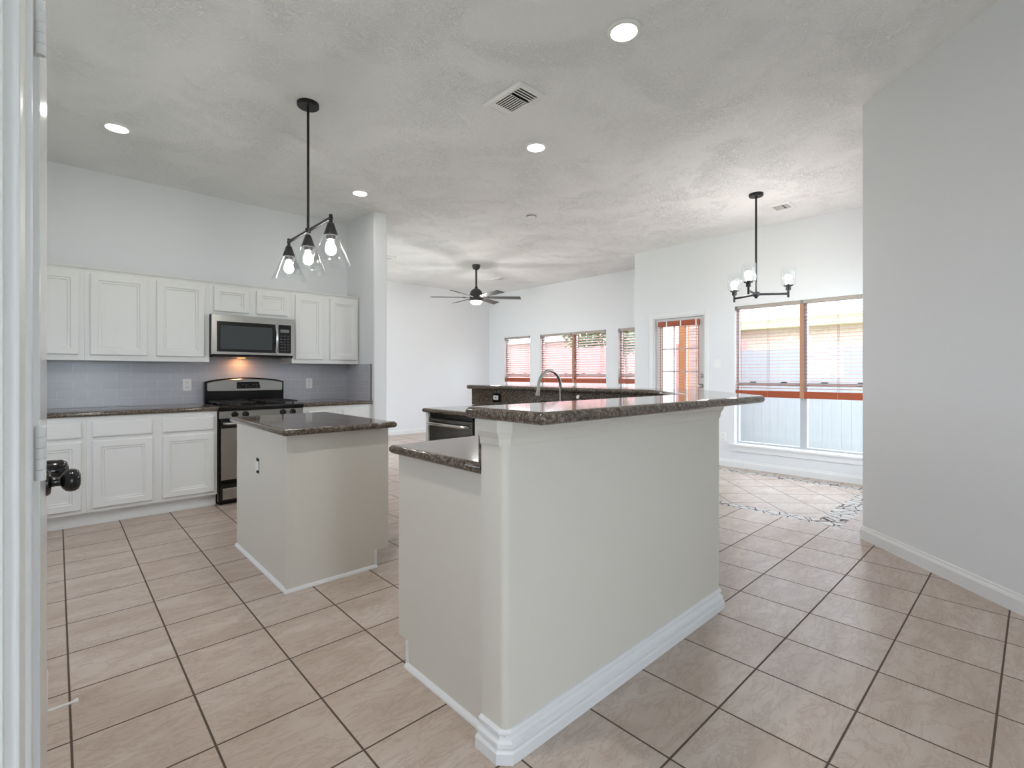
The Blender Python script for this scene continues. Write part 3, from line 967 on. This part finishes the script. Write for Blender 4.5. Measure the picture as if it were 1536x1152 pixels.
struct('frame', g, 'alu', parent=t)
struct('pane', G().box(4.66, 6.31, 0.823, 0.827, 0.29, 2.31), 'glass', parent=t)
window('fill_window_7', 'small unseen kitchen window added for fill daylight behind the open door', -1.2, 3.3, 4.3, 1.1, 2.0, [], None, sill=False, flip=-1)  # unseen window added to throw daylight on left-facing kitchen panels
window('fill_window_8', 'unseen entry side window added for fill daylight behind the viewer', -1.2, -1.3, 0.1, 0.85, 1.95, [], None, sill=False, flip=-1)  # unseen window added to lift the peninsula end panel and island front
window('fill_window_5', 'unseen living room opening added for fill daylight behind the kitchen wall', 2.40, 6.05, 8.6, 0.05, 2.7, [(7.3, 0.06)], None, sill=False, rev=0.03)  # unseen glazing added to brighten the far living room wall


def blind(label, x, y0, y1, ztop, zrail, railh, pitch=0.043, tapes=(), tilt=4, brack=True, valance=False, grp='wooden blinds'):
    t = thing('window_blind', label, 'blind', (x, (y0 + y1) / 2, zrail - railh), grp)
    if valance:
        put('valance', G().box(x - 0.028, x + 0.028, y0, y1, ztop - 0.075, ztop), 'wood', t, bevel=0.003)
        for yy in (y0 + 0.03, y0 + (y1 - y0) * 0.42, y1 - 0.14):
            put('clip', G().box(x - 0.032, x - 0.0285, yy - 0.008, yy + 0.008, ztop - 0.078, ztop + 0.002), 'white', t)
        zt = ztop - 0.09
    else:
        put('headrail', G().box(x - 0.028, x + 0.028, y0, y1, ztop - 0.042, ztop - 0.001), 'rail', t, bevel=0.003)
        for yy in (y0 + 0.012, y1 - 0.012, (y0 + y1) / 2):
            put('bracket', G().box(x - 0.031, x + 0.030, yy - 0.014, yy + 0.014, ztop - 0.045, ztop - 0.0005), 'grey', t)
        zt = ztop - 0.065
    g = G()
    n = int((zt - zrail - 0.012) / pitch)
    ct, st = math.cos(R(tilt)) * 0.025, math.sin(R(tilt)) * 0.025
    for i in range(n + 1):
        z = zt - i * pitch
        vs = []
        for yy in (y0 + 0.004, y1 - 0.004):
            for sx, sz in ((-1, -1), (1, 1)):
                for h in (-0.0013, 0.0013):
                    vs.append((x + sx * ct, yy, z + sz * st + h))
        g.add(vs, [(0, 1, 3, 2), (4, 6, 7, 5), (0, 4, 5, 1), (2, 3, 7, 6), (0, 2, 6, 4), (1, 5, 7, 3)])
    put('slats', g, 'slat', t)
    put('bottom_rail', G().box(x - 0.027, x + 0.027, y0 + 0.002, y1 - 0.002, zrail - railh, zrail), 'wood', t, bevel=0.004)
    for yy, wd in tapes:
        g = G()
        for sx in (-0.029, 0.029):
            g.box(x + sx - 0.0008, x + sx + 0.0008, yy - wd / 2, yy + wd / 2, zrail - railh, zt + 0.02)
        put('ladder_tape', g, 'tape', t)
    return t


blind('cherry wood blind half lowered over the wide dining window', 6.504, 1.14, 2.69, 2.092, 1.005, 0.082, tapes=[(2.645, 0.006), (2.30, 0.004), (1.915, 0.045), (1.55, 0.004), (1.19, 0.004)])
blind('red-brown wood blind on the narrow left living room window', 7.424, 7.396, 8.194, 2.03, 1.130, 0.09, 0.047, tapes=[(8.08, 0.008), (7.5, 0.006)], tilt=20)
blind('red-brown wood blind on the wide middle living room window', 7.424, 5.424, 7.081, 2.03, 1.130, 0.09, 0.047, tapes=[(6.96, 0.008), (6.20, 0.055), (5.53, 0.006)], tilt=20)
blind('red-brown wood blind on the right living room window by the dining corner', 7.424, 4.34, 5.141, 2.03, 1.130, 0.09, 0.047, tapes=[(5.03, 0.008), (4.45, 0.006)], tilt=20)

# glazed patio door
t = sthing('door_2', 'white glazed patio door with divided panes and wood blind', 'door', (6.47, 3.49, 0))
cy0, cy1 = 3.10, 3.887
struct('casing', G().box(6.456, 6.4697, cy0 - 0.062, cy0 - 0.0003, 0, 2.097).box(6.456, 6.4697, cy1 + 0.0003, cy1 + 0.062, 0, 2.097).box(6.456, 6.4697, cy0 - 0.0003, cy1 + 0.0003, 2.0353, 2.097), 'trim', parent=t, bevel=0.004)
struct('jamb', G().box(6.4705, 6.589, cy0 + 0.0003, cy0 + 0.018, 0, 2.0347).box(6.4705, 6.589, cy1 - 0.018, cy1 - 0.0003, 0, 2.0347).box(6.4705, 6.589, cy0 + 0.018, cy1 - 0.018, 2.017, 2.0347), 'trim', parent=t)
sx0, sx1 = 6.515, 6.558
a0, a1 = cy0 + 0.02, cy1 - 0.02
gy0, gy1, gz0, gz1 = 3.222, 3.765, 0.28, 1.90
g = G().box(sx0, sx1, a0, gy0, 0.01, 2.014).box(sx0, sx1, gy1, a1, 0.01, 2.014).box(sx0, sx1, gy0, gy1, 0.01, gz0).box(sx0, sx1, gy0, gy1, gz1, 2.014)
sl = struct('slab', g, 'trim', parent=t, bevel=0.002)
g = G()
for q in (1 / 3, 2 / 3):
    yy = gy0 + (gy1 - gy0) * q
    g.box(sx0 + 0.008, sx1 - 0.008, yy - 0.009, yy + 0.009, gz0, gz1)
for k in range(1, 5):
    zz = gz0 + (gz1 - gz0) * k / 5
    g.box(sx0 + 0.009, sx1 - 0.009, gy0, gy1, zz - 0.009, zz + 0.009)
struct('muntin', g, 'trim', parent=sl)
struct('pane', G().box(6.5345, 6.5385, gy0, gy1, gz0, gz1), 'glass', parent=sl)
g = G(lambda a, b, c: (6.5148 - c, 3.165 + a, 1.05 + b))
g.lathe([(0.03, 0), (0.03, 0.008), (0.014, 0.012), (0.012, 0.03), (0.024, 0.037), (0.027, 0.048), (0.02, 0.058), (0, 0.06)], (0, 0, 0), 20)
struct('door_knob', g, 'nickel', parent=t)
g = G(lambda a, b, c: (6.5148 - c, 3.165 + a, 1.19 + b))
g.lathe([(0.028, 0), (0.026, 0.012), (0.01, 0.016), (0, 0.017)], (0, 0, 0), 20)
struct('deadbolt', g, 'nickel', parent=t)
blind('orange-brown wood blind hung on the glazed patio door', 6.478, 3.185, 3.80, 1.972, 0.22, 0.03, 0.040, tapes=[(3.76, 0.008), (3.50, 0.004), (3.21, 0.006)], tilt=2, valance=True)

outlet('light_switch', 'white light switch between patio door and dining window', 'switch', at_mx(6.4697, 2.928, 1.348), 0.072, 0.116, kind='switch', loc=(6.47, 2.928, 1.29))
outlet('wall_outlet', 'white outlet low on the wall left of the dining window', 'outlet', at_mx(6.4697, 2.847, 0.384), 0.072, 0.116, grp='wall outlets', loc=(6.47, 2.847, 0.326))


# ================================================================== ceiling fixtures
def downlight(label, x, y, power=CAN_W):
    zc = ceil_z(x, y)
    t = thing('recessed_light', label, 'ceiling light', (x, y, zc), 'recessed ceiling lights')
    put('trim_ring', G().lathe([(0.066, -0.002), (0.070, -0.012), (0.084, -0.011), (0.090, -0.003), (0.091, 0.004), (0.066, 0.004)], (x, y, zc), 40, close=True), 'white', t)
    put('lens', G().lathe([(0, -0.004), (0.067, -0.004), (0.067, 0.002), (0, 0.002)], (x, y, zc), 40), 'lens', t)
    L = bpy.data.lights.new('downlight', 'AREA')
    L.shape = 'DISK'; L.size = 0.12; L.energy = power; L.color = (1.0, 0.99, 0.97)
    o = bpy.data.objects.new('downlight', L)
    C.objects.link(o)
    o.parent = t
    o.location = (0, 0, -0.014)
    return t


downlight('recessed downlight nearest the viewer at the top of the photo', 2.218, 1.508)
downlight('recessed downlight over the left end of the kitchen cabinets', 0.328, 4.664)
downlight('recessed downlight beside the kitchen wall stub', 2.246, 4.673)
downlight('unseen downlight over the left aisle added to brighten the island front', 0.33, 1.508, 9.0)  # extra lamp out of frame, added to light island front and end panel
downlight('recessed downlight past the ceiling vent over the bar', 2.831, 2.761)


def vent(label, x0, x1, y0, y1, long_y=True, drop=0.016):
    z = CEIL
    t = thing('ceiling_vent', label, 'vent', ((x0 + x1) / 2, (y0 + y1) / 2, z), 'ceiling air vents')
    put('backing', G().box(x0 + 0.03, x1 - 0.03, y0 + 0.03, y1 - 0.03, z - 0.004, z + 0.004), 'dark', t)
    b = 0.034
    p = rect(x0, x1, y0, y1)
    q = inset(p, b)
    rings = [[(x, y, z + 0.003) for x, y in p], [(x, y, z - 0.003) for x, y in p], [(x, y, z - drop) for x, y in inset(p, 0.012)], [(x, y, z - drop) for x, y in q], [(x, y, z + 0.003) for x, y in q]]
    put('frame', G().loft(rings + [rings[0]], False, False), 'white', t)
    g = G()
    L0, L1 = (y0 + b, y1 - b) if long_y else (x0 + b, x1 - b)
    W0, W1 = (x0 + b, x1 - b) if long_y else (y0 + b, y1 - b)

    def bar(l0, l1, w0, w1):
        if long_y: g.box(w0, w1, l0, l1, z - drop + 0.001, z - drop + 0.003)
        else: g.box(l0, l1, w0, w1, z - drop + 0.001, z - drop + 0.003)
    s1 = L0 + (L1 - L0) * 0.30
    s2 = L0 + (L1 - L0) * 0.82
    n = 4
    for i in range(n + 1):
        c = L0 + (s1 - L0) * i / n
        bar(c - 0.004, c + 0.004, W0, W1)
    bar(s1 - 0.004, s1 + 0.012, W0, W1)
    n = 8
    for i in range(n + 1):
        c = W0 + (W1 - W0) * i / n
        bar(s1, s2, c - 0.004, c + 0.004)
    bar(s2, L1, W0, W1)
    put('slats', g, 'white', t)
    return t


vent('white rectangular ceiling air vent over the bar near the viewer', 2.122, 2.350, 2.205, 2.577)
vent('white ceiling air vent beside the dining chandelier', 5.69, 5.92, 1.80, 2.06, True, 0.012)
vent('white ceiling air vent just right of the ceiling fan', 6.14, 6.35, 6.92, 7.25)
vent('small ceiling vent edge showing past the kitchen wall stub', 3.68, 3.90, 6.85, 7.05, True, 0.02)
t = thing('smoke_detector', 'small round white smoke detector in the middle of the ceiling', 'smoke detector', (4.017, 3.993, CEIL))
put('housing', G().lathe([(0, -0.032), (0.035, -0.032), (0.05, -0.024), (0.055, -0.008), (0.066, -0.006), (0.066, 0.003), (0, 0.003)], (4.017, 3.993, CEIL), 28), 'white', t)
put('grille', G().lathe([(0.0545, -0.019), (0.0575, -0.019), (0.0575, -0.011), (0.0545, -0.011)], (4.017, 3.993, CEIL), 28, close=True), 'grey', t)

# pendant over the island
px_, py_ = 1.248, 3.372
t = thing('island_pendant', 'black three-shade linear pendant with clear glass cones over the island', 'pendant light', (px_, py_, 1.90))
put('canopy', G().lathe([(0, -0.026), (0.066, -0.026), (0.070, -0.022), (0.070, 0.004), (0, 0.004)], (px_, py_, CEIL), 36), 'black', t)
put('rod', G().tube([(px_, py_, CEIL - 0.02), (px_, py_, 2.19)], 0.0085, 12), 'black', t)
ZB_ = 2.185
put('crossbar', G().tube([(px_, py_ - 0.385, ZB_), (px_, py_ + 0.385, ZB_)], 0.011, 12).lathe([(0, 0), (0.017, 0.002), (0.017, 0.03), (0, 0.032)], (px_, py_, ZB_ - 0.014), 16), 'black', t)
for k in (-1, 0, 1):
    c = (px_, py_ + k * 0.375, 0)
    put('socket_cup', G().lathe([(0, 2.208 if k else 2.16), (0.011, 2.207 if k else 2.16), (0.011, 2.155), (0.019, 2.152), (0.043, 2.080), (0.043, 2.074), (0.028, 2.072), (0.026, 2.050), (0, 2.050)], c, 28), 'black', t)
    put('glass_shade', G().lathe([(0.041, 2.079), (0.113, 1.905), (0.1165, 1.900), (0.1165, 1.903), (0.0445, 2.081)], c, 48, close=True), 'shade', t)
    put('bulb', G().lathe([(0.012, 2.052), (0.014, 2.035), (0.030, 2.005), (0.033, 1.99), (0.029, 1.972), (0.016, 1.958), (0, 1.955)], c, 24), 'bulb', t)

# dining chandelier
qx, qy = 5.215, 1.960
t = thing('dining_chandelier', 'black three-arm chandelier with clear glass cylinders near the dining window', 'chandelier', (qx, qy, 1.97))
put('canopy', G().lathe([(0, -0.028), (0.064, -0.028), (0.068, -0.022), (0.068, 0.004), (0, 0.004)], (qx, qy, CEIL), 32), 'black', t)
put('rod', G().tube([(qx, qy, CEIL - 0.02), (qx, qy, 1.985)], 0.010, 12), 'black', t)
ZA = 2.025
put('hub', G().lathe([(0, -0.04), (0.012, -0.038), (0.016, -0.026), (0.03, -0.018), (0.035, 0.018), (0.016, 0.028), (0, 0.03)], (qx, qy, ZA), 24), 'black', t)
cyw, syw = math.cos(R(47.09)), math.sin(R(47.09))
for ang in (-9, 107, 231):
    la, fw = 0.305 * math.cos(R(ang)), 0.305 * math.sin(R(ang))
    ex, ey = qx + fw * cyw + la * syw, qy + fw * syw - la * cyw
    arm = put('arm', G().tube([(qx, qy, ZA), (ex, ey, ZA)], 0.0115, 10), 'black', t)
    put('socket', G().lathe([(0, -0.038), (0.011, -0.037), (0.011, 0.035), (0.024, 0.036), (0.024, 0.075), (0.042, 0.077), (0.042, 0.085), (0.018, 0.086), (0.016, 0.10), (0, 0.10)], (ex, ey, ZA), 24), 'black', t)
    put('glass_shade', G().lathe([(0.040, 0.0855), (0.060, 0.088), (0.066, 0.098), (0.066, 0.262), (0.063, 0.262), (0.063, 0.10), (0.058, 0.091), (0.040, 0.0885)], (ex, ey, ZA), 36, close=True), 'shade2', t)
    put('bulb', G().lathe([(0.014, 0.10), (0.016, 0.112), (0.031, 0.14), (0.034, 0.155), (0.029, 0.175), (0.015, 0.187), (0, 0.189)], (ex, ey, ZA), 24), 'bulb2', t)

# ceiling fan
kx, ky = 5.165, 6.44
t = thing('ceiling_fan', 'dark six-blade ceiling fan with white light bowl in the living room', 'ceiling fan', (kx, ky, 2.38))
put('canopy', G().lathe([(0, -0.085), (0.03, -0.085), (0.058, -0.06), (0.068, -0.03), (0.068, 0.004), (0, 0.004)], (kx, ky, CEIL), 32), 'bronze', t)
put('downrod', G().tube([(kx, ky, CEIL - 0.08), (kx, ky, 2.66)], 0.016, 14), 'bronze', t)
ZF = 2.485
put('motor_housing', G().lathe([(0, 0.20), (0.022, 0.198), (0.03, 0.165), (0.06, 0.15), (0.095, 0.115), (0.108, 0.07), (0.108, 0.01), (0.112, 0.0), (0.112, -0.03), (0.10, -0.045), (0, -0.045)], (kx, ky, ZF), 36), 'bronze', t)
put('light_bowl', G().lathe([(0.098, -0.0452), (0.10, -0.055), (0.085, -0.082), (0.05, -0.101), (0, -0.107)], (kx, ky, ZF), 36), mat_emit('fan_bowl', (255, 252, 245), 3.0), t)
for i in range(6):
    a = R(47.09 - 90 + 5 + 60 * i)
    ca, sa = math.cos(a), math.sin(a)

    def TB(u, v, d):
        v2, d2 = v * math.cos(R(-13)) - d * math.sin(R(-13)), v * math.sin(R(-13)) + d * math.cos(R(-13))
        return (kx + u * ca - v2 * sa, ky + u * sa + v2 * ca, ZF + 0.015 + d2)
    bl = put('blade', G(TB).stack([(0.17, -0.05), (0.735, -0.066), (0.765, 0.058), (0.17, 0.05)], [(0, -0.004), (0, 0.004)]), 'bronze', t, bevel=0.002)
    put('blade_iron', G(TB).stack([(0.09, -0.02), (0.23, -0.026), (0.23, 0.026), (0.09, 0.02)], [(0, -0.011), (0, -0.0045)]), 'bronze', bl)
L = bpy.data.lights.new('fan_lamp', 'POINT')
L.energy = 20; L.shadow_soft_size = 0.08; L.color = (1, 0.96, 0.9)
lo = bpy.data.objects.new('fan_lamp', L); C.objects.link(lo); lo.parent = t; lo.location = (0, 0, -0.05)

# ================================================================== outdoors
g = G().box(-30, 45, -30, 45, -0.5, -0.25)
struct('ground', g, 'grass', 'pale lawn outside the windows', 'lawn')


def fence(label, x, y0, y1, h, m):
    t = thing('wood_fence', label, 'fence', (x, (y0 + y1) / 2, -0.25))
    g = G()
    y = y0
    while y < y1:
        g.box(x, x + 0.02 + 0.004 * random.random(), y + 0.0008, y + 0.1412, -0.25, h + random.uniform(-0.012, 0.012))
        y += 0.142
    put('boards', g, m, t)
    put('rails', G().box(x + 0.03, x + 0.07, y0, y1, 0.2, 0.29).box(x + 0.03, x + 0.07, y0, y1, h - 0.35, h - 0.26), m, t)
    return t


fence('pale weathered board fence outside the dining window', 9.7, -1.0, 4.6, 1.66, 'fence')
fence('reddish cedar board fence outside the living room windows', 12.4, 4.9, 17.0, 2.05, 'rfence')
t = thing('neighbour_house', 'tan brick neighbouring house with pale roof behind the fence', 'house', (14, 1.5, -0.25))
put('brick_wall', G().box(13.0, 17.0, -3.0, 6.3, -0.25, 2.32), 'brick', t)
put('fascia', G().box(12.55, 12.62, -3.2, 6.5, 2.32, 2.52).box(12.62, 13.0, -3.2, 6.5, 2.32, 2.34), 'fascia', t)
put('roof', G().add([(12.5, -3.3, 2.525), (12.5, 6.6, 2.525), (16.0, -3.3, 4.4), (16.0, 6.6, 4.4), (12.5, -3.3, 2.56), (12.5, 6.6, 2.56), (16.0, -3.3, 4.44), (16.0, 6.6, 4.44)],
                    [(0, 1, 3, 2), (4, 6, 7, 5), (0, 4, 5, 1), (2, 3, 7, 6), (0, 2, 6, 4), (1, 5, 7, 3)]), 'shingle', t)
put('downspout', G().box(12.93, 12.99, 1.35, 1.42, -0.25, 2.3), 'white', t)
t = thing('brick_house', 'pink brick house with white fascia beyond the red fence', 'house', (17, 15, -0.25))
put('brick_wall', G().box(15.5, 20, 13.2, 20.0, -0.25, 2.6), 'pbrick', t)
put('fascia', G().box(15.1, 15.2, 13.0, 20.2, 2.55, 2.75), 'white', t)
put('roof', G().add([(15.05, 12.9, 2.755), (15.05, 20.3, 2.755), (18.0, 12.9, 4.2), (18.0, 20.3, 4.2), (15.05, 12.9, 2.80), (15.05, 20.3, 2.80), (18.0, 12.9, 4.25), (18.0, 20.3, 4.25)],
                    [(0, 1, 3, 2), (4, 6, 7, 5), (0, 4, 5, 1), (2, 3, 7, 6), (0, 2, 6, 4), (1, 5, 7, 3)]), 'shingle', t)
tag(put('patio_post', G().box(8.14, 8.28, 4.25, 4.39, -0.25, 3.2), 'post', bevel=0.01), 'orange wooden patio post seen through the glazed door', 'post')
t = thing('brick_pier', 'pink brick pier right of the patio post outside the glazed door', 'pier', (9.2, 4.41, -0.25))
put('brick_shaft', G().box(9.0, 9.4, 4.02, 4.80, -0.25, 2.7), 'pbrick', t)
put('stone_cap', G().box(8.95, 9.45, 3.96, 4.86, 2.7, 2.78), 'shingle', t, bevel=0.01)


def tree(label, x, y, zc, rad, n, trunk):
    t = thing('garden_tree', label, 'tree', (x, y, -0.25), 'trees beyond the fence')
    put('trunk', G().tube([(x, y, -0.25), (x + 0.05, y, zc * 0.5), (x, y + 0.05, zc)], [trunk, trunk * 0.8, trunk * 0.5], 10), 'bark', t)
    g = G()
    for i in range(n):
        while True:
            d = Vector((random.uniform(-1, 1), random.uniform(-1, 1), random.uniform(-1, 1)))
            if 0.2 < d.length < 1: break
        lump = 0.8 + 0.2 * math.sin(5 * d.x + 3 * d.y) * math.cos(4 * d.z)
        p = Vector((x, y, zc)) + Vector((d.x * rad, d.y * rad, d.z * rad * 0.8)) * lump
        a = Vector((random.gauss(0, 1), random.gauss(0, 1), random.gauss(0, 1))).normalized()
        b = a.cross(Vector((random.gauss(0, 1), random.gauss(0, 1), random.gauss(0, 1)))).normalized()
        s = random.uniform(0.05, 0.10)
        g.add([tuple(p - a * s), tuple(p + b * s * 0.5), tuple(p + a * s), tuple(p - b * s * 0.5)], [(0, 1, 2, 3)])
    put('foliage', g, 'leaf', t)
    return t


tree('leafy green tree above the red fence in the middle living room window', 14.4, 11.0, 2.9, 1.6, 3400, 0.12)
tree('small leafy tree in front of the red fence in the right living room window', 11.2, 7.55, 2.15, 0.62, 1100, 0.06)
